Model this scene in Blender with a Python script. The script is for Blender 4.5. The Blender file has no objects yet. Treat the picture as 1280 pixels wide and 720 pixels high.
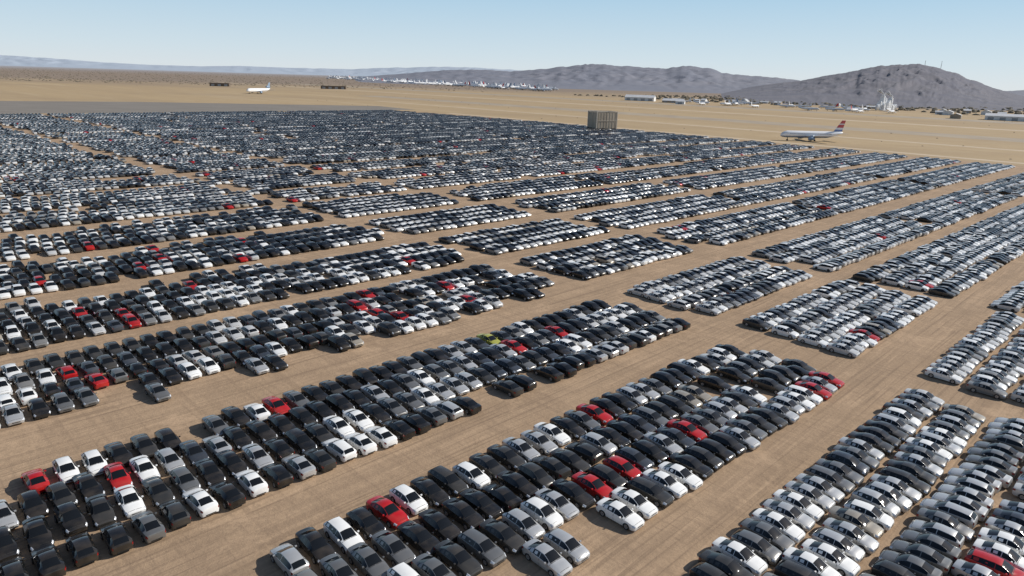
import bpy, bmesh, math, random
import numpy as np
from mathutils import Vector, Matrix, noise
random.seed(11); np.random.seed(7)
scene=bpy.context.scene
coll=scene.collection
scene.view_settings.view_transform='Standard'
scene.view_settings.look='None'
scene.view_settings.exposure=0

H=38.0
CS=.96                 # overall car size
RX,RY=.7139,.7003      # row direction
CX,CY=-.7003,.7139     # direction across the rows
def W(a,b): return (a*RX+b*CX, a*RY+b*CY)
def WH(a,b): return W(a*H,b*H)

# ------------------------------------------------------------ camera
th=math.radians(16.63); ph=math.radians(1.72)
fwd=Vector((0,math.cos(th),-math.sin(th))); right=Vector((1,0,0)); up=Vector((0,math.sin(th),math.cos(th)))
Rv=right*math.cos(ph)+up*math.sin(ph); Uv=up*math.cos(ph)-right*math.sin(ph)
cam=bpy.data.cameras.new("camera"); camo=bpy.data.objects.new("camera",cam); coll.objects.link(camo)
m=Matrix(((Rv.x,Uv.x,-fwd.x,0),(Rv.y,Uv.y,-fwd.y,0),(Rv.z,Uv.z,-fwd.z,H),(0,0,0,1)))
camo.matrix_world=m
cam.lens=24.67; cam.sensor_width=36; cam.clip_start=1; cam.clip_end=60000
scene.camera=camo

# ------------------------------------------------------------ materials
def mat(name,col=(.5,.5,.5),rough=.6,metal=0,coat=0,spec=.5):
    m=bpy.data.materials.new(name); m.use_nodes=True
    p=m.node_tree.nodes['Principled BSDF']
    p.inputs['Base Color'].default_value=(*col,1); p.inputs['Roughness'].default_value=rough
    p.inputs['Metallic'].default_value=metal; p.inputs['Coat Weight'].default_value=coat
    p.inputs['Specular IOR Level'].default_value=spec
    return m
def N(nt,t,**k):
    n=nt.nodes.new(t)
    for a,b in k.items(): setattr(n,a,b)
    return n
def noisy(name,c1,c2,scale=1,rough=.8,metal=0,vec=None,detail=5,bump=0):
    m=mat(name,c1,rough,metal); nt=m.node_tree; p=nt.nodes['Principled BSDF']
    tc=N(nt,'ShaderNodeTexCoord'); nz=N(nt,'ShaderNodeTexNoise'); nz.inputs['Scale'].default_value=scale; nz.inputs['Detail'].default_value=detail
    mp=N(nt,'ShaderNodeMapping')
    if vec: mp.inputs['Scale'].default_value=vec
    nt.links.new(tc.outputs['Object'],mp.inputs['Vector']); nt.links.new(mp.outputs[0],nz.inputs['Vector'])
    r=N(nt,'ShaderNodeValToRGB'); r.color_ramp.elements[0].position=.35; r.color_ramp.elements[1].position=.65
    r.color_ramp.elements[0].color=(*c1,1); r.color_ramp.elements[1].color=(*c2,1)
    nt.links.new(nz.outputs['Fac'],r.inputs[0]); nt.links.new(r.outputs[0],p.inputs['Base Color'])
    if bump:
        b=N(nt,'ShaderNodeBump'); b.inputs['Strength'].default_value=.8; b.inputs['Distance'].default_value=bump
        nt.links.new(nz.outputs['Fac'],b.inputs['Height']); nt.links.new(b.outputs[0],p.inputs['Normal'])
    return m

COL={'black':((.011,.0105,.010),.2,.0),'dark_grey':((.048,.047,.044),.25,.3),'blue_grey':((.06,.07,.085),.25,.4),
 'grey':((.21,.21,.205),.28,.5),'silver':((.56,.56,.55),.3,.45),'white':((.84,.84,.82),.3,0),
 'red':((.44,.008,.010),.22,0),'beige':((.36,.32,.26),.3,.3),'yellow_green':((.42,.42,.08),.3,0)}
CN=list(COL)
def dusty(m):
    """thin dust over the paint"""
    nt=m.node_tree; p=nt.nodes['Principled BSDF']
    base=tuple(p.inputs['Base Color'].default_value)
    g=N(nt,'ShaderNodeNewGeometry'); nz=N(nt,'ShaderNodeTexNoise'); nz.inputs['Scale'].default_value=.9
    nt.links.new(g.outputs['Position'],nz.inputs['Vector'])
    mr=N(nt,'ShaderNodeMapRange'); mr.inputs['From Min'].default_value=.35; mr.inputs['From Max'].default_value=.75
    mr.inputs['To Min'].default_value=.0; mr.inputs['To Max'].default_value=.10
    nt.links.new(nz.outputs['Fac'],mr.inputs['Value'])
    mx=N(nt,'ShaderNodeMix',data_type='RGBA'); nt.links.new(mr.outputs[0],mx.inputs['Factor'])
    mx.inputs[6].default_value=base; mx.inputs[7].default_value=(.38,.30,.22,1)
    nt.links.new(mx.outputs[2],p.inputs['Base Color'])
    return mx
PAINT={}
for n,(c,r,me) in COL.items():
    PAINT[n]=mat(n+"_paint",c,r,me,coat=.45,spec=.4); PAINT[n].node_tree.nodes['Principled BSDF'].inputs['Coat Roughness'].default_value=.08; dusty(PAINT[n])
glass=mat("car_glass",(.008,.009,.010),.04,0,0,.5)
trim=mat("black_trim",(.015,.015,.015),.6)
tyre=mat("tyre_rubber",(.02,.02,.02),.85)
rimm=mat("rim_alloy",(.45,.45,.46),.35,.7)
lamp=mat("headlamp_glass",(.6,.62,.65),.12,.2,.5)
tail=mat("tail_lamp",(.22,.01,.01),.2,0,.5)
apaint=mat("mixed_car_paint",(.5,.5,.5),.26,.15,.25,spec=.32)
nt=apaint.node_tree; mx=dusty(apaint)
at=N(nt,'ShaderNodeAttribute',attribute_name='paint'); nt.links.new(at.outputs['Color'],mx.inputs[6])

# ------------------------------------------------------------ mesh helpers
def mesh_from(name,v,f,mats,mi=None,smooth=True,sharp=None):
    me=bpy.data.meshes.new(name); me.from_pydata([tuple(p) for p in v],[],f)
    for q in mats: me.materials.append(q)
    if mi is not None: me.polygons.foreach_set('material_index',mi)
    me.polygons.foreach_set('use_smooth',[smooth]*len(f)); me.update()
    if sharp: me.set_sharp_from_angle(angle=math.radians(sharp))
    return me
class G:
    def __init__(s): s.v=[];s.f=[];s.m=[]
    def add(s,v,f,m=0):
        o=len(s.v); s.v+= [tuple(p) for p in v]; s.f+=[tuple(i+o for i in q) for q in f]
        s.m+= [m]*len(f) if isinstance(m,int) else list(m)
    def box(s,c,d,m=0,rot=0):
        x,y,z=c; a,b,h=d[0]/2,d[1]/2,d[2]/2; cr,sr=math.cos(rot),math.sin(rot); P=[]
        for dz in(-h,h):
            for dx,dy in((-a,-b),(a,-b),(a,b),(-a,b)): P.append((x+dx*cr-dy*sr,y+dx*sr+dy*cr,z+dz))
        s.add(P,[(3,2,1,0),(4,5,6,7),(0,1,5,4),(1,2,6,5),(2,3,7,6),(3,0,4,7)],m)
    def loft(s,rings,m=0,cap=True):
        n=len(rings[0]); P=[p for r in rings for p in r]; F=[]
        for i in range(len(rings)-1):
            for j in range(n): F.append((i*n+j,i*n+(j+1)%n,(i+1)*n+(j+1)%n,(i+1)*n+j))
        if cap: F.append(tuple(range(n))[::-1]); F.append(tuple((len(rings)-1)*n+j for j in range(n)))
        s.add(P,F,m)
    def mesh(s,name,mats,smooth=True,sharp=None): return mesh_from(name,s.v,s.f,mats,s.m,smooth,sharp)
def obj(name,me,parent=None,loc=(0,0,0),rz=0,**p):
    o=bpy.data.objects.new(name,me); coll.objects.link(o)
    if parent: o.parent=parent
    o.location=loc; o.rotation_euler=(0,0,rz)
    for k,v in p.items(): o[k]=v
    return o

# ------------------------------------------------------------ car shapes
# x, zb, zm, zbelt, zt, zc, ws, wm, wb, wt
SED=[(2.33,.30,.42,.54,.58,.60,.52,.60,.56,.38),(2.26,.21,.44,.62,.67,.69,.72,.79,.72,.48),(2.02,.18,.50,.71,.77,.80,.80,.88,.80,.58),
(1.5,.18,.55,.82,.88,.91,.82,.90,.84,.63),(1.0,.18,.55,.89,.95,.985,.82,.90,.86,.67),(.6,.18,.55,.92,1.19,1.24,.82,.90,.87,.62),
(.2,.18,.55,.93,1.36,1.415,.82,.90,.87,.575),(-.3,.18,.55,.94,1.40,1.46,.82,.90,.87,.57),(-.9,.18,.55,.96,1.345,1.40,.82,.90,.86,.56),
(-1.35,.18,.55,.98,1.18,1.23,.82,.90,.85,.58),(-1.72,.18,.56,.99,1.04,1.075,.81,.89,.83,.63),(-2.08,.19,.56,.97,1.03,1.06,.79,.87,.80,.62),
(-2.28,.24,.56,.90,.98,1.01,.72,.79,.73,.56),(-2.34,.32,.55,.78,.83,.85,.58,.66,.62,.48)]
HAT=[(2.13,.30,.42,.56,.60,.62,.52,.60,.56,.38),(2.05,.21,.46,.66,.71,.73,.72,.79,.72,.48),(1.85,.18,.52,.76,.82,.85,.80,.88,.80,.58),
(1.4,.18,.55,.86,.92,.95,.82,.90,.84,.63),(1.05,.18,.55,.91,.97,1.0,.82,.90,.86,.67),(.65,.18,.55,.94,1.20,1.25,.82,.90,.87,.62),
(.25,.18,.55,.95,1.37,1.425,.82,.90,.87,.58),(-.3,.18,.55,.96,1.42,1.48,.82,.90,.87,.575),(-1.0,.18,.55,.98,1.39,1.45,.82,.90,.86,.57),
(-1.5,.18,.56,1.0,1.33,1.38,.82,.90,.85,.56),(-1.8,.19,.56,1.0,1.17,1.21,.80,.88,.83,.58),(-2.02,.22,.56,.97,1.01,1.03,.76,.84,.79,.60),
(-2.10,.28,.55,.88,.92,.94,.70,.77,.72,.52),(-2.14,.36,.55,.72,.76,.78,.58,.66,.62,.48)]
WAG=[(2.33,)+HAT[0][1:],(2.25,)+HAT[1][1:],(2.0,)+HAT[2][1:],(1.5,)+HAT[3][1:],(1.05,)+HAT[4][1:],(.65,)+HAT[5][1:],(.25,)+HAT[6][1:],(-.3,)+HAT[7][1:],
(-1.2,)+HAT[8][1:],(-1.85,)+HAT[9][1:],(-2.12,)+HAT[10][1:],(-2.28,)+HAT[11][1:],(-2.34,)+HAT[12][1:],(-2.38,)+HAT[13][1:]]
SUV=[(x,zb*1.2,zm*1.15,z2*1.16,z3*1.15,z4*1.15,a,b_,c,d*1.05) for (x,zb,zm,z2,z3,z4,a,b_,c,d) in HAT]
def sec(st,k):
    x,zb,zm,z2,zt,zc,ws,wm,wb,wt=st
    P=[(ws,zb),(wm,zm),(wb,z2),(wt,zt),(wt*.55,zt+(zc-zt)*.75),(0,zc)]
    i=min(int(k),4); t=k-i
    return (P[i][0]*(1-t)+P[i+1][0]*t, P[i][1]*(1-t)+P[i+1][1]*t)
def surf(S,x,k):
    for i in range(len(S)-1):
        if S[i][0]>=x>=S[i+1][0]:
            t=(S[i][0]-x)/(S[i][0]-S[i+1][0]); A=sec(S[i],k);B=sec(S[i+1],k)
            return (x,A[0]*(1-t)+B[0]*t,A[1]*(1-t)+B[1]*t)
def patch(S,x0,x1,ks,off,mirror=1):
    x0=min(x0,S[0][0]); x1=max(x1,S[-1][0])
    xs=sorted(set([x0,x1]+[s[0] for s in S if x1<s[0]<x0]),reverse=True)
    V=[];F=[]
    for x in xs:
        for k,sg in ks:
            p=surf(S,x,k); V.append((p[0]+off[0],(p[1]*sg+off[1]*(sg if sg else 0))*mirror,p[2]+off[2]))
    n=len(ks)
    for i in range(len(xs)-1):
        for j in range(n-1): F.append((i*n+j,i*n+j+1,(i+1)*n+j+1,(i+1)*n+j))
    return V,F
def hull(S,ks):
    full=[(k,1) for k in ks]+[(k,-1) for k in reversed(ks) if k<5]
    return [[(s[0],sec(s,k)[0]*sg,sec(s,k)[1]) for k,sg in full] for s in S]
def wheel_geo(seg=14):
    t=G();r=.325
    def ring(y,rr): return [(rr*math.cos(2*math.pi*i/seg),y,rr*math.sin(2*math.pi*i/seg)) for i in range(seg)]
    t.loft([ring(-.11,r*.9),ring(-.1,r),ring(.09,r),ring(.12,r*.9),ring(.12,r*.66),ring(.09,r*.62)],0)
    q=G(); q.add([(0,.125,0)]+ring(.105,r*.64),[(0,i+1,(i+1)%seg+1) for i in range(seg) if i%3!=2],0)
    q.add(ring(.098,r*.3)+ring(.11,r*.64),[(i,(i+1)%seg,seg+(i+1)%seg,seg+i) for i in range(seg)],0)
    return t,q
TY,RM=wheel_geo()
tyre_me=TY.mesh("tyre",[tyre]); rim_me=RM.mesh("rim",[rimm])
class Kind: pass
def make_kind(name,S):
    K=Kind(); K.name=name; K.S=S
    xf=S[4][0]; 
    kk=[(3.10,1),(4,1),(5,0),(4,-1),(3.10,-1)]
    xr0=S[8][0] if S is SED else S[9][0]; xr1=S[10][0] if S is SED else S[11][0]
    b=G(); b.loft(hull(S,[0,1,2,3,4,5]),0)
    zs=1.0 if S is not SUV else 1.12
    K.wx=[1.37,-1.40] if S in (SED,WAG) else [1.28,-1.32]; K.wz=.325*zs; K.ws=zs
    for x in K.wx:
        for sg in(1,-1):
            P=[(x+.39*math.cos(math.pi*i/9),.912*sg,K.wz-.05+.40*math.sin(math.pi*i/9)) for i in range(10)]
            b.add(P,[tuple(range(10))],1)
    nx=S[0][0]
    b.box((nx,0,S[0][2]+.04),(.03,.8,.09),1); b.box((nx-.04,0,S[0][1]-.0),(.08,1.0,.07),1)
    b.box((S[-1][0]+.01,0,.36),(.06,.95,.09),1)
    def line(x,k0,k1,off=(0,.004,.003),w=.025):
        for mi in(1,-1):
            v,f=patch(S,x+w/2,x-w/2,[(k0+(k1-k0)*t/3,1) for t in range(4)],off,mi); b.add(v,f,1)
    for xx in (xf-.12,-.15,-1.12): line(xx,.2,2.0)
    line(xf+.06,2.2,4.9,(0,0,.004),.05)
    line(S[2][0]+.1,2.6,4.9,(0,0,.005),.03)
    K.body=b
    K.parts=[]
    def P(nm,v,f,mt): K.parts.append((nm,v,f,mt))
    v,f=patch(S,xf,S[6][0]+.02,kk,(.007,0,.007)); P("windshield",v,f,glass)
    v,f=patch(S,xr0-.03,xr1+.03,kk,(-.007,0,.007)); P("rear_window",v,f,glass)
    xe=xr1+.26
    for mi in(1,-1):
        A=[(2.08,1),(2.92,1)]
        v1,f1=patch(S,xf-.16,-.12,A,(0,.008,.004),mi); v2,f2=patch(S,-.18,xe,A,(0,.008,.004),mi)
        P("side_window",v1+v2,f1+[tuple(i+len(v1) for i in q) for q in f2],glass)
        v,f=patch(S,S[0][0]-.05,S[2][0]-.02,[(1.35,1),(2,1),(2.35,1)],(.01,.01,.004),mi); P("headlight",v,f,lamp)
        v,f=patch(S,S[-3][0]+.02,S[-1][0]+.03,[(1.4,1),(1.95,1)],(-.01,.01,.004),mi); P("tail_light",v,f,tail)
        g=G(); mz=surf(S,xf-.35,2)[2]+.04; g.box((xf-.32,.97*mi,mz+.03),(.12,.17,.11),0); P("wing_mirror",g.v,g.f,'paint')
    t=G(); t.add(b.v,b.f,[0 if i==0 else 2 for i in b.m])
    for nm,v,f,mt in K.parts:
        t.add(v,f,1 if mt is glass else (3 if mt is lamp else (4 if mt is tail else 0)))
    for x in K.wx:
        for sg in(1,-1):
            t.add([(p[0]+x,p[1]*sg+.81*sg,p[2]+K.wz) for p in TY.v],TY.f,2)
            t.add([(p[0]+x,p[1]*sg+.81*sg,p[2]+K.wz) for p in RM.v],RM.f,5)
    K.full=t
    def lod(idx,ks,wheels):
        SS=[S[i] for i in idx]; g=G(); R=hull(SS,ks); n=len(R[0]); g.loft(R,0)
        c=0
        full=[(k,1) for k in ks]+[(k,-1) for k in reversed(ks) if k<5]
        for i in range(len(SS)-1):
            xm=(SS[i][0]+SS[i+1][0])/2
            for j in range(n):
                k1,s1=full[j];k2,s2=full[(j+1)%n]
                top=min(k1,k2)>=3; side=(min(k1,k2)==2 and max(k1,k2)==3)
                if top and ((S[6][0]<xm<xf) or (xr1<xm<xr0)): g.m[c]=1
                if side and xr1+.1<xm<xf: g.m[c]=1
                c+=1
        if wheels:
            for x in K.wx:
                for sg in(1,-1):
                    g.add([(x+.33*math.cos(math.pi*i/3.5),.92*sg,K.wz+.33*math.sin(math.pi*i/3.5)) for i in range(7)],[tuple(range(7))],2)
        else:
            for sg in (1,-1): g.add([(1.9,.91*sg,.03),(-1.9,.91*sg,.03),(-1.9,.905*sg,.3),(1.9,.905*sg,.3)],[(0,1,2,3)],2)
        return g
    e=(8 if S is SED else 9); r=(10 if S is SED else 11)
    K.mid=lod([0,1,2,4,6,7,e,r,12,13],[0,1,2,3,5],True)
    K.far=lod([1,4,6,e,r,12],[0,2,3,5],False)
    K.pm={}
    for cn in CN: K.pm[cn]=b.mesh("car_body",[PAINT[cn],trim],True,24)
    K.me=[]
    for nm,v,f,mt in K.parts:
        if mt=='paint': K.me.append((nm,{cn:mesh_from(nm,v,f,[PAINT[cn]],smooth=False) for cn in CN}))
        else: K.me.append((nm,mesh_from(nm,v,f,[mt])))
    return K
KINDS=[make_kind("sedan",SED),make_kind("hatchback",HAT),make_kind("suv",SUV),make_kind("wagon",WAG)]

# ------------------------------------------------------------ lay out the lot
cars=[]   # a,b (metres), kind, colour, yaw
def weights(a,b):
    if a>2.55 and b<2.1 : return dict(black=4,dark_grey=7,blue_grey=3,grey=18,silver=40,white=28,red=.6,beige=2)
    if b<.7: return dict(black=5,dark_grey=9,blue_grey=5,grey=24,silver=39,white=18,red=.3,beige=2)
    if b<1.4: return dict(black=24,dark_grey=15,blue_grey=5,grey=13,silver=22,white=22,red=.7,beige=1)
    if b<2.1: return dict(black=38,dark_grey=16,blue_grey=5,grey=12,silver=14,white=16,red=.6,beige=1)
    if b>5: return dict(black=21,dark_grey=8,blue_grey=1,grey=12,silver=25,white=33,red=1.3,beige=3)
    if a>2.55: return dict(black=15,dark_grey=9,blue_grey=2,grey=15,silver=28,white=30,red=.9,beige=2)
    return dict(black=38,dark_grey=13,blue_grey=3,grey=9,silver=14,white=23,red=1.4,beige=1)
def visible(x,y,mx,my):
    P=Vector((x,y,.7-H)); z=P.dot(fwd)
    if z<5: return False
    u=877*P.dot(Rv)/z; v=877*P.dot(Uv)/z
    return abs(u)<640+mx and -360-my<v<360
def row(a0,a1,b,pitch,occ=.985,flip=.1,gaps=(),jit=.15,keep=.22):
    a=a0*H; prev=None; base_flip=random.random()<flip; off=0; skip=0
    while a<a1*H:
        a+=pitch*random.uniform(.96,1.06)
        ah=a/H; off=off*.93+random.gauss(0,.03)
        if skip>0: skip-=1; continue
        if b>4 and random.random()<.007: skip=random.randint(1,4)
        if random.random()>occ or any(g0<ah<g1 for g0,g1 in gaps): continue
        w=weights(ah,b)
        if prev and random.random()<keep: c=prev
        else: c=random.choices(list(w),list(w.values()))[0]
        prev=c if c!='red' else None
        x,y=W(a,b*H)
        if not visible(x,y,70,60): continue
        k=random.choices([0,1,2,3],[.64,.20,.06,.10])[0]
        yaw=math.atan2(-CY,-CX)+math.radians(random.gauss(0,1.6))
        if base_flip != (random.random()<.05): yaw+=math.pi
        cars.append([a+random.gauss(0,.05),b*H+off+random.gauss(0,jit),k,c,yaw])
def block(a0,a1,b0,b1,n,pitch,rag=.05,**k):
    for i in range(n):
        b=b0+(i+.5)*(b1-b0)/n
        row(a0+random.uniform(-rag,rag),a1+random.uniform(-rag,rag*.4),b,pitch,**k)
# first column
block(-.5,2.46,-.285,.635,7,2.2,.03)
for i in range(4):
    b=.785+(i+.5)*.1225; row([.9,.5,.3,.36][i],[2.36,2.44,2.42,2.33][i],b,2.37,gaps=((.42,.53),) if i==3 else ())
for i,g in enumerate([((1.13,1.17),(1.36,1.45),(1.58,1.64)),(),(),()]):
    b=1.475+(i+.5)*.1205; row([-.5,-.5,.08,.17][i],[2.48,2.44,2.46,2.42][i],b,2.35,gaps=g)
row(.50,1.30,2.225,2.42,.33); row(1.45,2.3,2.235,2.4,.85)
for i in range(4):
    row(-.3,2.49-.02*i,2.335+(i)*.121,2.36,gaps=((.50,.58),) if i<1 else ())
for i in range(4): row(-.3,2.50+random.uniform(-.06,.03),2.97+i*.1215,2.36)
row(-.3,1.6,3.45,2.38,.6,gaps=((.7,.8),))
for i in range(4): row(-.3,2.46+random.uniform(-.08,.03),3.70+i*.1215,2.36)
row(.1,1.9,4.18,2.38,.5)
# second column and the long third one
for (a0,a1) in ((2.70,3.73),):
    block(a0,a1,-.30,.65,7,2.22,.02); block(a0-.02,a1+.02,.87,1.36,4,2.2,.03); block(a0,a1,1.49,1.98,4,2.25,.03)
    block(a0-.02,a1,2.23,2.73,4,2.28,.04); block(a0-.04,a1,2.92,3.42,4,2.28,.04); block(a0-.06,a1,3.65,4.15,4,2.28,.04)
for b0,b1,n in ((-.4,.71,8),(.86,1.35,4),(1.47,1.98,4),(2.21,2.74,4),(2.89,3.43,4),(3.63,4.17,4)):
    s=3.90 if b0<1.4 else 3.97
    cuts=[s]+([random.uniform(5.6,6.2)] if b0>1.2 else [])+[random.uniform(8.3,9.0)]+[11.7+.15*min(b0,3)]
    for i in range(len(cuts)-1): block(cuts[i]+(.10 if i else 0),cuts[i+1]-.05,b0,b1,n,2.26,.08)
k=0; b0=4.38
while b0<17.3:
    sh=-.035*(b0-3.5); n=4
    b1=b0+.50
    if b0>6.6: n,b1=5,b0+.605
    if k%3==1 and b0>6.6: b1-=.0
    block(-.5,2.44+sh,b0,b1,n,2.36,.09); block(2.65+sh,3.71+sh,b0,b1,n,2.36,.08)
    if b0<6.6:
        for q in range(3):
            s0=random.uniform(-.3,3.0); row(s0,min(s0+random.uniform(.6,1.4),3.6),b1+.06,2.38,.75)
            s0=random.uniform(3.9,10); row(s0,s0+random.uniform(.6,2.5),b1+.06,2.38,.75)
    e=12.1+.03*b0 if b0<12 else 12.4-.1*(b0-12)
    cuts=[3.90+sh,random.uniform(5.2,6.4)+sh,random.uniform(8,9.3),e]
    for i in range(3): block(cuts[i]+(.11 if i else 0),cuts[i+1],b0,b1,n,2.4,.12,occ=.965)
    b0+=random.uniform(.69,.725) if k%5 else .80; k+=1
A=np.array([[c[0]/H,c[1]/H] for c in cars])
def force(lst):
    for a,b,c in lst:
        i=int(np.argmin(((A-[a,b])**2).sum(1))); cars[i][3]=c
REDS=[(.225,1.93),(.38,1.80),(.86,1.93),(.80,1.23),(1.55,1.24),(1.37,.98),(1.66,.21),(2.29,.86),(1.80,1.82),(.43,2.63),(.50,2.45),
 (.66,3.18),(.79,3.02),(1.63,2.30),(1.57,2.57),(2.02,1.80),(1.0,4.5),(2.05,2.56),(1.2,3.98),(1.55,3.75),(2.95,.97),(1.16,3.37)]
force([(a,b,'red') for a,b in REDS])
force([(.28,1.535,'white'),(.28,1.66,'white'),(.40,1.66,'white'),(.46,1.78,'white'),(.47,1.535,'white'),(.41,1.535,'dark_grey'),(.61,1.535,'white'),(.55,1.535,'black'),(.67,1.535,'black'),
 (.74,1.535,'silver'),(.80,1.535,'dark_grey'),(.87,1.535,'white'),(.94,1.535,'white'),(1.0,1.535,'white'),(1.06,1.535,'black'),(.31,1.78,'black'),(.25,1.66,'black'),
 (.34,1.535,'black'),(.34,1.66,'dark_grey'),(.55,1.21,'silver'),(.61,1.21,'black'),(.67,1.21,'white'),(.73,1.21,'black'),(1.78,1.95,'yellow_green')])

recs=[]
for a,b,k,c,yaw in cars:
    x,y=W(a,b); d=math.sqrt(x*x+y*y+H*H); recs.append((d,x,y,k,c,yaw,visible(x,y,6,10)))
recs.sort(key=lambda r:r[0])
indiv=[r for r in recs if r[6]][:300]; ids=set(id(r) for r in indiv)
rest=[r for r in recs if id(r) not in ids]
CL={'black':"black",'dark_grey':"dark grey",'blue_grey':"blue-grey",'grey':"grey",'silver':"silver",'white':"white",'red':"bright red",'beige':"beige",'yellow_green':"yellow-green"}
KL={'sedan':'four-door sedan','hatchback':'hatchback','suv':'tall crossover','wagon':'estate wagon'}
for n,(d,x,y,k,c,yaw,_) in enumerate(indiv):
    K=KINDS[k]
    root=bpy.data.objects.new("parked_car",None); root.empty_display_size=.5; coll.objects.link(root)
    root.location=(x,y,.004); root.rotation_euler=(0,0,yaw); root.scale=(CS,)*3
    root['label']=f"{CL[c]} {KL[K.name]} parked in a tight row on sandy dirt"; root['category']="car"; root['group']="cars parked in rows on the dirt lot"
    obj("body",K.pm[c],root)
    for nm,me in K.me: obj(nm,me[c] if isinstance(me,dict) else me,root)
    for wx in K.wx:
        for sg in(1,-1):
            w=obj("wheel",tyre_me if n>=90 else None,root,(wx,.81*sg,K.wz),0 if sg>0 else math.pi)
            w.scale=(K.ws,1,K.ws)
            if n<90:
                w.empty_display_size=.2; obj("tyre",tyre_me,w); obj("rim",rim_me,w)
            else: obj("rim",rim_me,w)
def massed(name,groups,mats,**props):
    VS=[];LI=[];LS=[];MI=[];PC=[];vo=0;lo=0
    for g,inst in groups:
        if not inst: continue
        v=np.array(g.v,dtype=np.float32)*CS; lens=np.array([len(f) for f in g.f]); li=np.concatenate([np.array(f) for f in g.f]); ls=np.concatenate([[0],np.cumsum(lens)[:-1]])
        I=np.array([[r[1],r[2],math.cos(r[5]),math.sin(r[5])] for r in inst],dtype=np.float32)
        C=np.array([COL[r[4]][0] for r in inst],dtype=np.float32)
        n=len(inst)
        X=I[:,0:1]+v[None,:,0]*I[:,2:3]-v[None,:,1]*I[:,3:4]; Y=I[:,1:2]+v[None,:,0]*I[:,3:4]+v[None,:,1]*I[:,2:3]
        Z=np.repeat(v[None,:,2],n,0)
        VS.append(np.stack([X,Y,Z],-1).reshape(-1,3)); PC.append(np.repeat(C,len(v),0))
        LI.append((li[None]+(np.arange(n)*len(v))[:,None]+vo).ravel()); LS.append((ls[None]+(np.arange(n)*len(li))[:,None]+lo).ravel())
        MI.append(np.tile(np.array(g.m),n)); vo+=n*len(v); lo+=n*len(li)
    V=np.concatenate(VS);L=np.concatenate(LI);S_=np.concatenate(LS);M=np.concatenate(MI);P=np.concatenate(PC)
    me=bpy.data.meshes.new(name); me.vertices.add(len(V)); me.loops.add(len(L)); me.polygons.add(len(S_))
    me.vertices.foreach_set('co',V.ravel()); me.loops.foreach_set('vertex_index',L.astype(np.int32)); me.polygons.foreach_set('loop_start',S_.astype(np.int32))
    me.polygons.foreach_set('material_index',M.astype(np.int32)); me.polygons.foreach_set('use_smooth',np.ones(len(S_),dtype=bool))
    at=me.attributes.new('paint','FLOAT_VECTOR','POINT'); at.data.foreach_set('vector',P.ravel())
    for q in mats: me.materials.append(q)
    me.update(calc_edges=True)
    me.set_sharp_from_angle(angle=math.radians(24))
    return obj(name,me,**props)
gr=[]
for ki,K in enumerate(KINDS):
    gr.append((K.full,[r for r in rest if r[3]==ki and r[0]<145]))
    gr.append((K.mid,[r for r in rest if r[3]==ki and 145<=r[0]<300]))
    gr.append((K.far,[r for r in rest if r[3]==ki and r[0]>=300]))
massed("parked_cars",gr,[apaint,glass,trim,lamp,tail,rimm],kind="stuff",category="cars",group="cars parked in rows on the dirt lot",
  label="thousands of mixed black, white and silver cars in rows on a desert lot")

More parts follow.
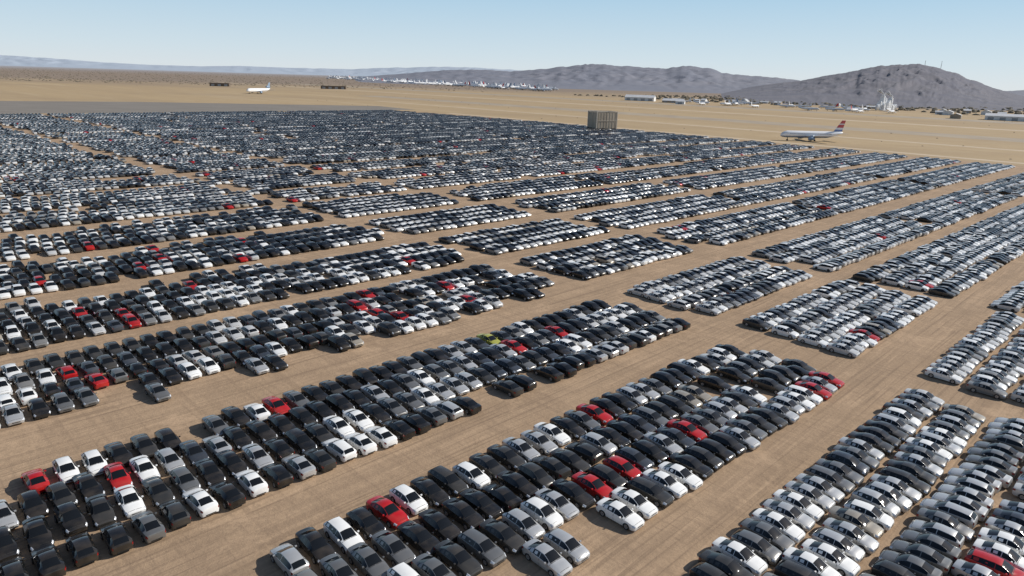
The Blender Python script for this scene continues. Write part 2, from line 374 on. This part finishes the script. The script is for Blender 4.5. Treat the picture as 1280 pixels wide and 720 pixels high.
# ------------------------------------------------------------ ground
def sheet(name,pts,z,m,label,kind="structure"):
    me=mesh_from(name,[(x,y,z) for x,y in pts],[tuple(range(len(pts)))],[m],smooth=False)
    return obj(name,me,kind=kind,label=label,category=name.replace('_',' '))
def dirt(name,base,alt,dark,track=True,bump=.15):
    m=mat(name,base,.95,spec=.15); nt=m.node_tree; p=nt.nodes['Principled BSDF']; L=nt.links.new
    g=N(nt,'ShaderNodeNewGeometry')
    def nz(scale,vec=(1,1,1),rot=0,detail=6,rough=.6,dist=0):
        mp=N(nt,'ShaderNodeMapping',vector_type='TEXTURE'); mp.inputs['Rotation'].default_value=(0,0,rot); mp.inputs['Scale'].default_value=vec
        n=N(nt,'ShaderNodeTexNoise'); n.inputs['Scale'].default_value=scale; n.inputs['Detail'].default_value=detail; n.inputs['Roughness'].default_value=rough; n.inputs['Distortion'].default_value=dist
        L(g.outputs['Position'],mp.inputs[0]); L(mp.outputs[0],n.inputs['Vector']); return n.outputs['Fac']
    def rng(f,a,b,c,d):
        r=N(nt,'ShaderNodeMapRange'); L(f,r.inputs[0]); r.inputs[1].default_value=a;r.inputs[2].default_value=b;r.inputs[3].default_value=c;r.inputs[4].default_value=d; return r.outputs[0]
    def mix(f,c1,c2,bt='MIX'):
        x=N(nt,'ShaderNodeMix',data_type='RGBA',blend_type=bt); L(f,x.inputs[0])
        for i,c in((6,c1),(7,c2)):
            if isinstance(c,tuple): x.inputs[i].default_value=(*c,1)
            else: L(c,x.inputs[i])
        return x.outputs[2]
    c=mix(rng(nz(.05),.38,.62,0,1),base,alt)
    c=mix(rng(nz(.35,detail=8),.45,.75,0,.45),c,dark)
    ang=math.atan2(RY,RX)
    if track:
        light=tuple(min(1,v*1.22) for v in base)
        c=mix(rng(nz(.9,(38,1,1),ang,4,.7),.47,.63,0,.42),c,dark)
        c=mix(rng(nz(2.2,(60,1,1),ang+.02,2,.5,.3),.57,.63,0,.5),c,tuple(v*.85 for v in dark))
        c=mix(rng(nz(1.4,(26,1,1),ang+.04,3,.7),.52,.66,0,.45),c,light)
        c=mix(rng(nz(1.1,(1,38,1),ang,4,.7),.50,.63,0,.38),c,dark)
        c=mix(rng(nz(.08,detail=9,rough=.75),.50,.60,0,.5),c,tuple(v*.72 for v in base))
        c=mix(rng(nz(.12,detail=9,rough=.75,dist=.5),.54,.64,0,.55),c,light)
    c=mix(rng(nz(3.0,detail=4),.5,.72,0,.35),c,dark)
    L(c,p.inputs['Base Color'])
    b=N(nt,'ShaderNodeBump'); b.inputs['Strength'].default_value=.6; b.inputs['Distance'].default_value=bump
    L(nz(1.5,detail=8,rough=.7),b.inputs['Height']); L(b.outputs[0],p.inputs['Normal'])
    return m,nt,p,mix,rng,nz,g,c
lotm=dirt("sandy_dirt",(.43,.302,.195),(.365,.256,.165),(.245,.172,.115))[0]
fm,nt,p,mix,rng,nz,g,c=dirt("dry_grass_field_far_haze",(.44,.33,.195),(.41,.30,.172),(.32,.235,.145),track=False,bump=.05)
ang=math.atan2(RY,RX)
c=mix(rng(nz(.012,(1,9,1),ang,5),.42,.62,0,.4),c,(.34,.25,.155))
c=mix(rng(nz(.02,(1,14,1),ang,4),.55,.68,0,.4),c,(.52,.41,.27))
c=mix(rng(nz(.006,(4,1,1),0,5),.5,.62,0,.35),c,(.30,.22,.14))
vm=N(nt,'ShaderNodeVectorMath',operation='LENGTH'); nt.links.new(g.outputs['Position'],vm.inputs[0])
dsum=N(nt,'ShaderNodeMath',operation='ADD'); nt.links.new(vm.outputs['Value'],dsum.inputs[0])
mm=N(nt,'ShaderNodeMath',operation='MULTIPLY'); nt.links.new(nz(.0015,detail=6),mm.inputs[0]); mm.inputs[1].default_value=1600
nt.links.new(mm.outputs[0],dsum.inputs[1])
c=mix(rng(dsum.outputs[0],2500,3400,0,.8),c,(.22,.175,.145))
c=mix(rng(dsum.outputs[0],5500,12000,0,.85),c,(.34,.34,.36))  # distant air haze painted into the ground colour, paler with distance
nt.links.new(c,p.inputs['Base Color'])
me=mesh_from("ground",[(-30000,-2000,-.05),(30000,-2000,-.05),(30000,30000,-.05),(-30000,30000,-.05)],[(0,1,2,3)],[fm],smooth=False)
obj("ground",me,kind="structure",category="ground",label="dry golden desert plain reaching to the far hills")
sheet("dirt_lot",[WH(-3,-2),WH(12.3,-2),WH(12.5,5),WH(12.9,12),WH(12.4,17.6),WH(-8,17.9)],0,lotm,"sandy dirt lot with tyre tracks between car rows")
tarm=noisy("old_tarmac",(.18,.158,.132),(.225,.198,.168),.02,.9,vec=(1,6,1))
sheet("tarmac_apron",[WH(-14,18.1),WH(13.2,17.9),WH(13.4,20.2),WH(7,23.5),WH(-14,27.5)],-.02,tarm,"long grey tarmac apron beyond the car rows")
trackm=noisy("graded_track",(.52,.41,.28),(.45,.35,.23),.05,.95)
darkm=noisy("old_runway",(.30,.24,.175),(.37,.30,.21),.03,.95)
def strip(name,a0,a1,b0,b1,m,label,z=-.03):
    sheet(name,[WH(a0,b0),WH(a1,b0),WH(a1+.1,b1),WH(a0+.1,b1)],z,m,label)
strip("dirt_road",12.75,13.0,-2,16,trackm,"pale graded dirt road along the edge of the lot")
strip("dirt_road",15.6,15.9,-2,24,trackm,"pale graded dirt road crossing the dry field")
strip("runway",18.5,20.0,-6,30,darkm,"faded old runway crossing the dry plain")
strip("dirt_road",24.0,24.6,-6,60,trackm,"pale dirt road crossing the dry plain")
strip("taxiway",29.5,31.5,-8,60,darkm,"grey taxiway strip in front of the hangars")

# ------------------------------------------------------------ scrub
def blob(g,x,y,z,r,h,m=0):
    n=6; a0=random.random()*6; P=[]
    for rr,zz in((r,0),(r*.8,h*.6)):
        for i in range(n):
            q=rr*random.uniform(.7,1.2); P.append((x+q*math.cos(a0+i*6.283/n),y+q*math.sin(a0+i*6.283/n),z+zz*random.uniform(.8,1.2)))
    P.append((x,y,z+h)); F=[(i,(i+1)%n,n+(i+1)%n,n+i) for i in range(n)]+[(n+i,n+(i+1)%n,2*n) for i in range(n)]
    g.add(P,F,m)
scrubm=noisy("scrub_leaves",(.13,.11,.075),(.19,.155,.105),.3,.9)
g=G()
for i in range(4500):
    d=2000*math.exp(random.random()*1.4); az=random.uniform(-.72,.0)
    if random.random()< (az+.5)*1.6: continue
    blob(g,d*math.sin(az),d*math.cos(az),-.1,random.uniform(1.5,4),random.uniform(.8,2.0))
for i in range(350):
    a=random.uniform(13,60);b=random.uniform(-3,45)
    x,y=WH(a,b); blob(g,x,y,-.1,random.uniform(.4,1.0),random.uniform(.3,.6))
for i in range(900):
    a=random.uniform(38,60);b=random.uniform(2,34)
    x,y=WH(a,b); blob(g,x,y,-.1,random.uniform(3,8),random.uniform(2,5))
obj("desert_scrub",g.mesh("desert_scrub",[scrubm],False),kind="stuff",category="bushes",label="dark low scrub bushes scattered over the dry plain")

# ------------------------------------------------------------ mountains
def mountain(name,Y,tab,y0,y1,c1,c2,label,nx=340,ny=90,seed=0,pw=2.0,rough=.35,bump=60,rid=.05):
    xs=[t[0] for t in tab]; zs=[t[1] for t in tab]
    m=noisy(name+"_hazed_rock",c1,c2,22/Y,1.0,detail=12,bump=bump)  # bluish distance haze is painted into both rock colours
    V=[];F=[]
    for j in range(ny):
        yy=y0+(y1-y0)*j/(ny-1)
        for i in range(nx):
            X=xs[0]+(xs[-1]-xs[0])*i/(nx-1)
            R=np.interp(X,xs,zs)
            sc=Y/9.0
            R*=1+rid*noise.fractal(Vector((X/sc*7,seed,0)),.85,2.1,6)
            if yy<=Y: s=((yy-y0)/(Y-y0))**pw
            else: s=max(0,1-(yy-Y)/(y1-Y))**1.3
            wob=.5*noise.fractal(Vector((X/sc*2,yy/sc*2,seed+5)),.8,2.1,4)
            rd=1-2*abs(noise.fractal(Vector((X/sc*4.0+seed+wob,yy/sc*.7,seed)),1.1,2.1,4))*1.5
            h=R*(s+rough*s*(1-s)*2*max(rd,-.4))
            V.append((X*yy/Y,yy,h-.3))
    for j in range(ny-1):
        for i in range(nx-1): a=j*nx+i; F.append((a,a+1,a+nx+1,a+nx))
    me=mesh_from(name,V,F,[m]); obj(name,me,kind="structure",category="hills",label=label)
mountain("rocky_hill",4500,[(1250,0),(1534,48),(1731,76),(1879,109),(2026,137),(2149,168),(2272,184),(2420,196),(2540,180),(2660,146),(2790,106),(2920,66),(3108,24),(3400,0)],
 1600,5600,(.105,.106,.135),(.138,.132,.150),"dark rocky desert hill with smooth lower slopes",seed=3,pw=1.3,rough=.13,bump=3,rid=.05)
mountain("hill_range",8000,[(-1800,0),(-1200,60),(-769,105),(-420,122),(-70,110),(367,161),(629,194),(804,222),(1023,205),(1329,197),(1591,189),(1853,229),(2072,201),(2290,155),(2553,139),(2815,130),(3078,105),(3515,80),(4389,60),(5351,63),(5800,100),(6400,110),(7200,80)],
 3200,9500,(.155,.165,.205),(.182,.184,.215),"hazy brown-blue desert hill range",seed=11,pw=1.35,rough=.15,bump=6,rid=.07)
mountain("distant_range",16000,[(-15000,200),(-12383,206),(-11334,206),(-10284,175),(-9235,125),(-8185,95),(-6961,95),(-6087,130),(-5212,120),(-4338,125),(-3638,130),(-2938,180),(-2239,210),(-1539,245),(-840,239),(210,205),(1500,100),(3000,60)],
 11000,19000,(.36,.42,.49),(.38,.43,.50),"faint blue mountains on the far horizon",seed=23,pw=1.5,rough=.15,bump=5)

# ------------------------------------------------------------ airliners
whitep=mat("aircraft_white",(.80,.80,.80),.4); redp=mat("aircraft_red",(.5,.02,.02),.35)
bluep=mat("aircraft_blue_grey",(.22,.30,.40),.35); wingm=mat("wing_metal",(.5,.51,.53),.4,.5); darkg=mat("cabin_window_dark",(.02,.02,.025),.2)
def banded(name,stops):
    m=mat(name,(.8,.8,.8),.35); nt=m.node_tree; p=nt.nodes['Principled BSDF']
    tc=N(nt,'ShaderNodeTexCoord'); sx=N(nt,'ShaderNodeSeparateXYZ'); nt.links.new(tc.outputs['Object'],sx.inputs[0])
    mr=N(nt,'ShaderNodeMapRange'); mr.inputs[1].default_value=0; mr.inputs[2].default_value=18; nt.links.new(sx.outputs['Z'],mr.inputs[0])
    r=N(nt,'ShaderNodeValToRGB'); r.color_ramp.interpolation='CONSTANT'
    e=r.color_ramp.elements
    e[0].position=0; e[0].color=(*stops[0][1],1); e[1].position=stops[1][0]/18; e[1].color=(*stops[1][1],1)
    for z,c in stops[2:]: q=e.new(z/18); q.color=(*c,1)
    nt.links.new(mr.outputs[0],r.inputs[0]); nt.links.new(r.outputs[0],p.inputs['Base Color']); return m
fusm=banded("airliner_livery",[(0,(.34,.40,.47)),(3.1,(.10,.15,.34)),(3.5,(.85,.85,.85))])
finm=banded("tail_livery",[(0,(.85,.85,.85)),(7.4,(.16,.22,.42)),(8.6,(.82,.82,.82)),(10.0,(.58,.10,.10)),(12.2,(.8,.78,.78)),(13.0,(.58,.10,.10))])
def circ(x,y,z,r,n=14,sy=1): return [(x,y+r*sy*math.cos(2*math.pi*i/n),z+r*math.sin(2*math.pi*i/n)) for i in range(n)]
def plane_parts(Lf=48,R=2.5,third=False,seg=16):
    P=[]
    zc=R+2.2
    g=G(); st=[(.5,.05,-.35),(.49,.35,-.3),(.47,.62,-.2),(.44,.85,-.08),(.39,1,0),(.2,1,0),(-.1,1,0),(-.25,.97,.04),(-.36,.72,.25),(-.44,.42,.5),(-.49,.2,.68),(-.5,.08,.72)]
    g.loft([circ(x*Lf,0,zc+dz*R,max(.05,r*R),seg) for x,r,dz in st],0); P.append(("fuselage",g,0))
    def wing(y0,y1,x0,c0,x1,c1,z0,z1,t0,t1,vert=False):
        q=G(); 
        def s(x,c,y,z,t):
            pts=[(x,0),(x-c*.35,t),(x-c,0),(x-c*.35,-t)]
            return [((px,pz,z) if vert else (px,y,z+pz)) for px,pz in pts]
        q.loft([s(x0,c0,y0,z0,t0),s(x1,c1,y1,z1,t1)],0); return q
    for sg in(1,-1): P.append(("wing",wing(0,sg*Lf*.48,Lf*.14,Lf*.19,-Lf*.13,Lf*.045,zc-R*.55,zc+R*.35,.55,.12),1))
    for sg in(1,-1): P.append(("tailplane",wing(0,sg*Lf*.19,-Lf*.385,Lf*.10,-Lf*.46,Lf*.035,zc+R*.35,zc+R*.6,.25,.08),1))
    P.append(("tail_fin",wing(0,0,-Lf*.33,Lf*.15,-Lf*.46,Lf*.06,zc+R*.6,zc+R*.9+Lf*.175,.35,.12,True),2))
    for sg in(1,-1):
        e=G(); ex=Lf*.10; ey=sg*Lf*.165; ez=zc-R*.95
        e.loft([circ(ex+1.2,ey,ez,1.15,12),circ(ex+.9,ey,ez,1.4,12),circ(ex-1.5,ey,ez,1.35,12),circ(ex-3.2,ey,ez,.8,12)],0)
        e.box((ex-1.5,ey,ez+1.4),(3.2,.25,1.4),0); P.append(("engine",e,3))
    if third:
        e=G(); e.loft([circ(-Lf*.33,0,zc+R*1.75,1.1,12),circ(-Lf*.36,0,zc+R*1.75,1.35,12),circ(-Lf*.45,0,zc+R*1.6,1.2,12),circ(-Lf*.51,0,zc+R*1.5,.7,12)],0); P.append(("engine",e,3))
    w=G()
    for sg in(1,-1):
        n=38
        for i in range(n):
            x=Lf*.37-i*Lf*.68/n
            w.add([(x,sg*R*1.004*.97,zc+R*.16),(x-.32,sg*R*1.004*.97,zc+R*.16),(x-.32,sg*R*1.004*.93,zc+R*.36),(x,sg*R*1.004*.93,zc+R*.36)],[(0,1,2,3)],0)
    w.add([(Lf*.475,y*R*.42,zc+R*z) for y,z in((-1,.12),(1,.12),(.8,.38),(-.8,.38))],[(0,1,2,3)],0)
    P.append(("cabin_window",w,4))
    for x,y in((Lf*.38,0),(-Lf*.03,R*1.1),(-Lf*.03,-R*1.1)):
        l=G(); l.box((x,y,(zc-R*.7)/2+.4),(.35,.35,zc-R*.7-.8),0)
        for dy in(-.35,.35):
            ring=lambda yy:[(x+.55*math.cos(a*.6283),y+yy,.55+.55*math.sin(a*.6283)) for a in range(10)]
            l.loft([ring(dy-.18),ring(dy+.18)],0)
        P.append(("landing_gear",l,5))
    return P
def airliner(a,b,heading,parts,mats,label,sc=1,name="airliner"):
    x,y=WH(a,b); r=bpy.data.objects.new(name,None); coll.objects.link(r); r.location=(x,y,-.02); r.rotation_euler=(0,0,heading); r.scale=(sc,)*3
    r['label']=label; r['category']="airplane"
    for nm,g,mi in parts: obj(nm,g.mesh(nm,[mats[mi]],nm in("fuselage","engine")),r)
pp=plane_parts()
airliner(13.85,5.95,math.radians(186),pp,[fusm,wingm,finm,bluep,darkg,trim],"white airliner with red and blue tail parked on dry field",1.0)
airliner(14.66,31.7,math.radians(-112),plane_parts(50,2.9,True),[whitep,wingm,bluep,bluep,darkg,trim],"white and blue three-engine airliner parked on golden field",1.15)
def merged(parts,tailm):
    g=G()
    for nm,q,mi in parts:
        if nm in("cabin_window",): continue
        g.add(q.v,q.f,{0:0,1:1,2:tailm,3:1,4:2,5:2}[mi])
    return g
sm=plane_parts(46,2.5,False,8)
storw=mat("stored_aircraft_white",(.66,.67,.68),.6); wgt=mat("pale_wing",(.52,.53,.55),.6)
vs=[merged(sm,tm).mesh("stored_airliner",[storw,wgt,trim,bluep,redp],False) for tm in(0,3,4)]
# storage lines fan away across the plain
P0=(668.7,620.3,12.9); P1=(469.9,818.6,5.4)
for i in range(210):
    t=(i+random.random())/210; q=[P0[j]+(P1[j]-P0[j])*t for j in range(3)]
    D=q[2]+random.choice([-1.6,-.9,-.3,0,.5,1.2,2.0])
    x,y=WH(q[0]/D,q[1]/D); k=random.choices([0,1,2],[.78,.14,.08])[0]
    o=obj("stored_airliner",vs[k],None,(x,y,-.02),random.choice([2.6,-.6,.9,1.6])+random.uniform(-.1,.1),category="airplane",group="airliners in desert storage",label="white airliner in storage on the desert plain")
    o.scale=(random.uniform(1.0,1.45),)*3
for i in range(26):
    x,y=WH(random.uniform(31,37),random.uniform(11,22)); k=random.choices([0,1,2],[.7,.2,.1])[0]
    o=obj("stored_airliner",vs[k],None,(x,y,-.02),random.choice([2.6,-.6,.9])+random.uniform(-.1,.1),category="airplane",group="airliners parked near the hangars",label="white airliner parked near hangars on the plain")
    o.scale=(random.uniform(.6,.8),)*3

# ------------------------------------------------------------ buildings
wallw=noisy("white_cladding",(.72,.72,.71),(.62,.62,.61),.2,.7); roofw=noisy("pale_roof",(.66,.66,.66),(.55,.55,.55),.1,.6)
walld=noisy("weathered_brown",(.10,.075,.055),(.16,.12,.085),.4,.8); doorm=mat("hangar_door",(.30,.31,.32),.6); tanw=noisy("tan_wall",(.36,.29,.21),(.30,.25,.19),.2,.8)
def hangar(a,b,w,d,h,rz,wm,label,name="hangar",gable=.18):
    x,y=WH(a,b); r=bpy.data.objects.new(name,None); coll.objects.link(r); r.location=(x,y,-.05); r.rotation_euler=(0,0,rz)
    r['label']=label; r['category']="building"
    g=G(); g.box((0,0,h/2),(w,d,h),0)
    gh=d*gable; g.add([(-w/2,-d/2,h),(-w/2,d/2,h),(-w/2,0,h+gh)],[(0,1,2)]); g.add([(w/2,-d/2,h),(w/2,d/2,h),(w/2,0,h+gh)],[(0,1,2)])
    obj("wall",g.mesh("wall",[wm],False),r)
    q=G(); e=.5
    for sg in(1,-1):
        q.add([(-w/2-e,sg*(d/2+e),h-.1),(w/2+e,sg*(d/2+e),h-.1),(w/2+e,0,h+gh+.3),(-w/2-e,0,h+gh+.3),(-w/2-e,sg*(d/2+e),h+.15),(w/2+e,sg*(d/2+e),h+.15)],[(0,1,2,3),(0,1,5,4),(4,5,2,3)])
    obj("roof",q.mesh("roof",[roofw if wm is not walld else walld],False),r)
    n=max(1,int(w/14))
    for i in range(n):
        D=G(); D.box(((i+.5)*w/n-w/2,-d/2-.08,h*.38),(w/n*.5,.2,h*.7),0); obj("door",D.mesh("door",[doorm],False),r)
hangar(33.6,24.4,62,26,7,math.radians(-20),wallw,"long white hangar with pale roof on the plain")
hangar(33.0,21.8,42,22,4,math.radians(-22),tanw,"low tan building beside a white hangar")
hangar(32.7,6.6,58,26,6,math.radians(-35),wallw,"low white hangar with pale roof",gable=.12)
hangar(34.5,5.4,44,24,7,math.radians(-35),wallw,"low white hangar with pale roof",gable=.12)
for i in range(19):
    a=random.uniform(31,44); b=random.uniform(7,23)
    hangar(a,b,random.uniform(10,28),random.uniform(8,16),random.uniform(3,6),math.radians(random.choice([-35,-20,55])),random.choice([wallw,tanw,wallw,tanw]),"small pale shed on the desert plain",name="shed")
for a,b,w in ((18.6,45.6,44),(24.6,42.2,60)):
    hangar(a,b,w,14,7,math.radians(8),walld,"long dark low building in golden field",name="storage_building",gable=.05)
# brown panelled run-up enclosure at the lot's edge
x,y=WH(12.25,9.85); r=bpy.data.objects.new("blast_enclosure",None); coll.objects.link(r); r.location=(x,y,0); r.rotation_euler=(0,0,math.radians(26))
r['label']="tall brown steel-panelled enclosure at the edge of the car lot"; r['category']="enclosure"
pan=noisy("rusty_brown_panel",(.30,.25,.19),(.42,.36,.28),.2,.8,vec=(1,1,.2)); frm=mat("pale_steel_frame",(.48,.42,.34),.7)
w,d,h=19,13,14
for nm,c,dd in(("front_wall",(0,-d/2,h/2),(w,.5,h-.6)),("rear_wall",(0,d/2,h/2),(w,.5,h-.6)),("side_wall",(w/2,0,h/2),(.5,d-.6,h-.6)),("side_wall",(-w/2,0,h/2),(.5,d-.6,h-.6))):
    q=G(); q.box(c,dd,0)
    L=w if dd[0]>1 else d; n=int(L/2.4)
    for i in range(n):
        t=(i+.5)*L/n-L/2
        if dd[0]>1: q.box((t,c[1]+(-.32 if c[1]<0 else .32),h/2),(.35,.14,h-.8),0)
        else: q.box((c[0]+(.32 if c[0]>0 else -.32),t,h/2),(.14,.35,h-.8),0)
    obj(nm,q.mesh(nm,[pan],False),r)
q=G()
for sx in(-1,1):
    for sy in(-1,1): q.box((sx*(w/2+.1),sy*(d/2+.1),h/2),(.8,.8,h),0)
for sy in(-1,1):
    q.box((0,sy*(d/2+.1),h+.2),(w+1,.7,.5),0); q.box((0,sy*(d/2+.42),h*.5),(w,.25,.35),0)
for sx in(-1,1): q.box((sx*(w/2+.1),0,h+.2),(.7,d,.5),0)
obj("steel_frame",q.mesh("steel_frame",[frm],False),r)
# white processing plant
x,y=WH(38.7,13.1); r=bpy.data.objects.new("processing_plant",None); coll.objects.link(r); r.location=(x,y,0); r.rotation_euler=(0,0,math.radians(38)); r.scale=(.9,.9,.78); r['label']="tall white industrial plant with towers and silos"; r['category']="factory"
plw=mat("plant_white",(.68,.70,.72),.7)
for cx,cy,w,hh in((-13,3,5,34),(-7,4,6,21),(3,-2,10,18),(-1,4,4,28),(13,2,7,24),(19,1,5,29),(-19,-3,6,14),(27,0,9,12),(-25,2,5,20)):
    q=G(); q.box((cx,cy,hh/2),(w,8,hh),0); q.box((cx+.5,cy,hh+1.0),(w*.5,5,2.0),0)
    for k in range(int(hh/5)): q.box((cx,cy-4.1,2.5+k*5),(w*.9,.2,.5),0)
    obj("tower",q.mesh("tower",[plw],False),r)
for cx in(-33,-39,37,43):
    q=G(); n=14
    q.loft([[(cx+2.7*math.cos(6.283*i/n),2.7*math.sin(6.283*i/n),z) for i in range(n)] for z in(0,13)]+[[(cx+.4*math.cos(6.283*i/n),.4*math.sin(6.283*i/n),15) for i in range(n)]],0)
    obj("silo",q.mesh("silo",[plw]),r)
# steam: thin leaning wisps made of many small soft puffs
steamm=mat("steam_white",(.8,.8,.8),1.0); steamm.node_tree.nodes['Principled BSDF'].inputs['Alpha'].default_value=.22
bm=bmesh.new()
for sx0,hh in((-9,27),(14,23)):
    for i in range(40):
        t=random.random(); rr=.8+2.2*t+random.uniform(-.3,.3)
        mt=Matrix.Translation((sx0-11*t+random.gauss(0,1.0),sx0*.6+random.gauss(0,1),hh+9*t**.8+random.gauss(0,1.0)))@Matrix.Scale(rr,4)
        bmesh.ops.create_icosphere(bm,subdivisions=1,radius=1,matrix=mt)
me=bpy.data.meshes.new("steam"); bm.to_mesh(me); bm.free(); me.materials.append(steamm)
for pg in me.polygons: pg.use_smooth=True
obj("steam_plume",me,None,(x,y,0),kind="stuff",category="steam",label="white steam drifting above the industrial plant")
# masts on the hill
for dx in(-30,70):
    q=G(); q.box((0,0,22),(1.6,1.6,44),0)
    for k in range(5): q.box((0,0,6+k*8),(5-k*.6,.8,.8),0)
    obj("radio_mast",q.mesh("radio_mast",[frm],False),None,(2500+dx,4500,170),category="mast",label="thin radio mast on the hilltop")

# ------------------------------------------------------------ light
SA=math.radians(74); SE=math.radians(33)
s=Vector((math.sin(SA)*math.cos(SE),math.cos(SA)*math.cos(SE),math.sin(SE)))
sun=bpy.data.lights.new("sun",'SUN'); sun.energy=5.0; sun.angle=math.radians(.5); sun.color=(1,.95,.87)
so=bpy.data.objects.new("sun",sun); coll.objects.link(so); so.rotation_euler=s.to_track_quat('Z','Y').to_euler()
wd=bpy.data.worlds.new("World"); scene.world=wd; wd.use_nodes=True; nt=wd.node_tree; bg=nt.nodes['Background']
sk=N(nt,'ShaderNodeTexSky',sky_type='NISHITA',sun_disc=False,sun_elevation=SE,sun_rotation=SA,altitude=800,air_density=.9,dust_density=1.0,ozone_density=1.0)
tc=N(nt,'ShaderNodeTexCoord'); sx=N(nt,'ShaderNodeSeparateXYZ'); nt.links.new(tc.outputs['Generated'],sx.inputs[0])
r=N(nt,'ShaderNodeValToRGB'); nt.links.new(sx.outputs['Z'],r.inputs[0])
STR=.10
e=r.color_ramp.elements
def sc(c): return (c[0],c[1],c[2],1)
e[0].position=0; e[0].color=sc((.72,.78,.82)); e[1].position=.32; e[1].color=sc((.25,.35,.50))
q=e.new(.03); q.color=sc((.63,.75,.83)); q=e.new(.11); q.color=sc((.42,.63,.80))
vm=N(nt,'ShaderNodeVectorMath',operation='SCALE'); nt.links.new(r.outputs[0],vm.inputs[0]); vm.inputs['Scale'].default_value=1/STR
mr=N(nt,'ShaderNodeMapRange'); nt.links.new(sx.outputs['Z'],mr.inputs[0]); mr.inputs[1].default_value=.12; mr.inputs[2].default_value=.45; mr.inputs[3].default_value=.92; mr.inputs[4].default_value=0
mx=N(nt,'ShaderNodeMix',data_type='RGBA'); nt.links.new(mr.outputs[0],mx.inputs[0]); nt.links.new(sk.outputs[0],mx.inputs[6]); nt.links.new(vm.outputs[0],mx.inputs[7])
nt.links.new(mx.outputs[2],bg.inputs[0]); bg.inputs[1].default_value=STR
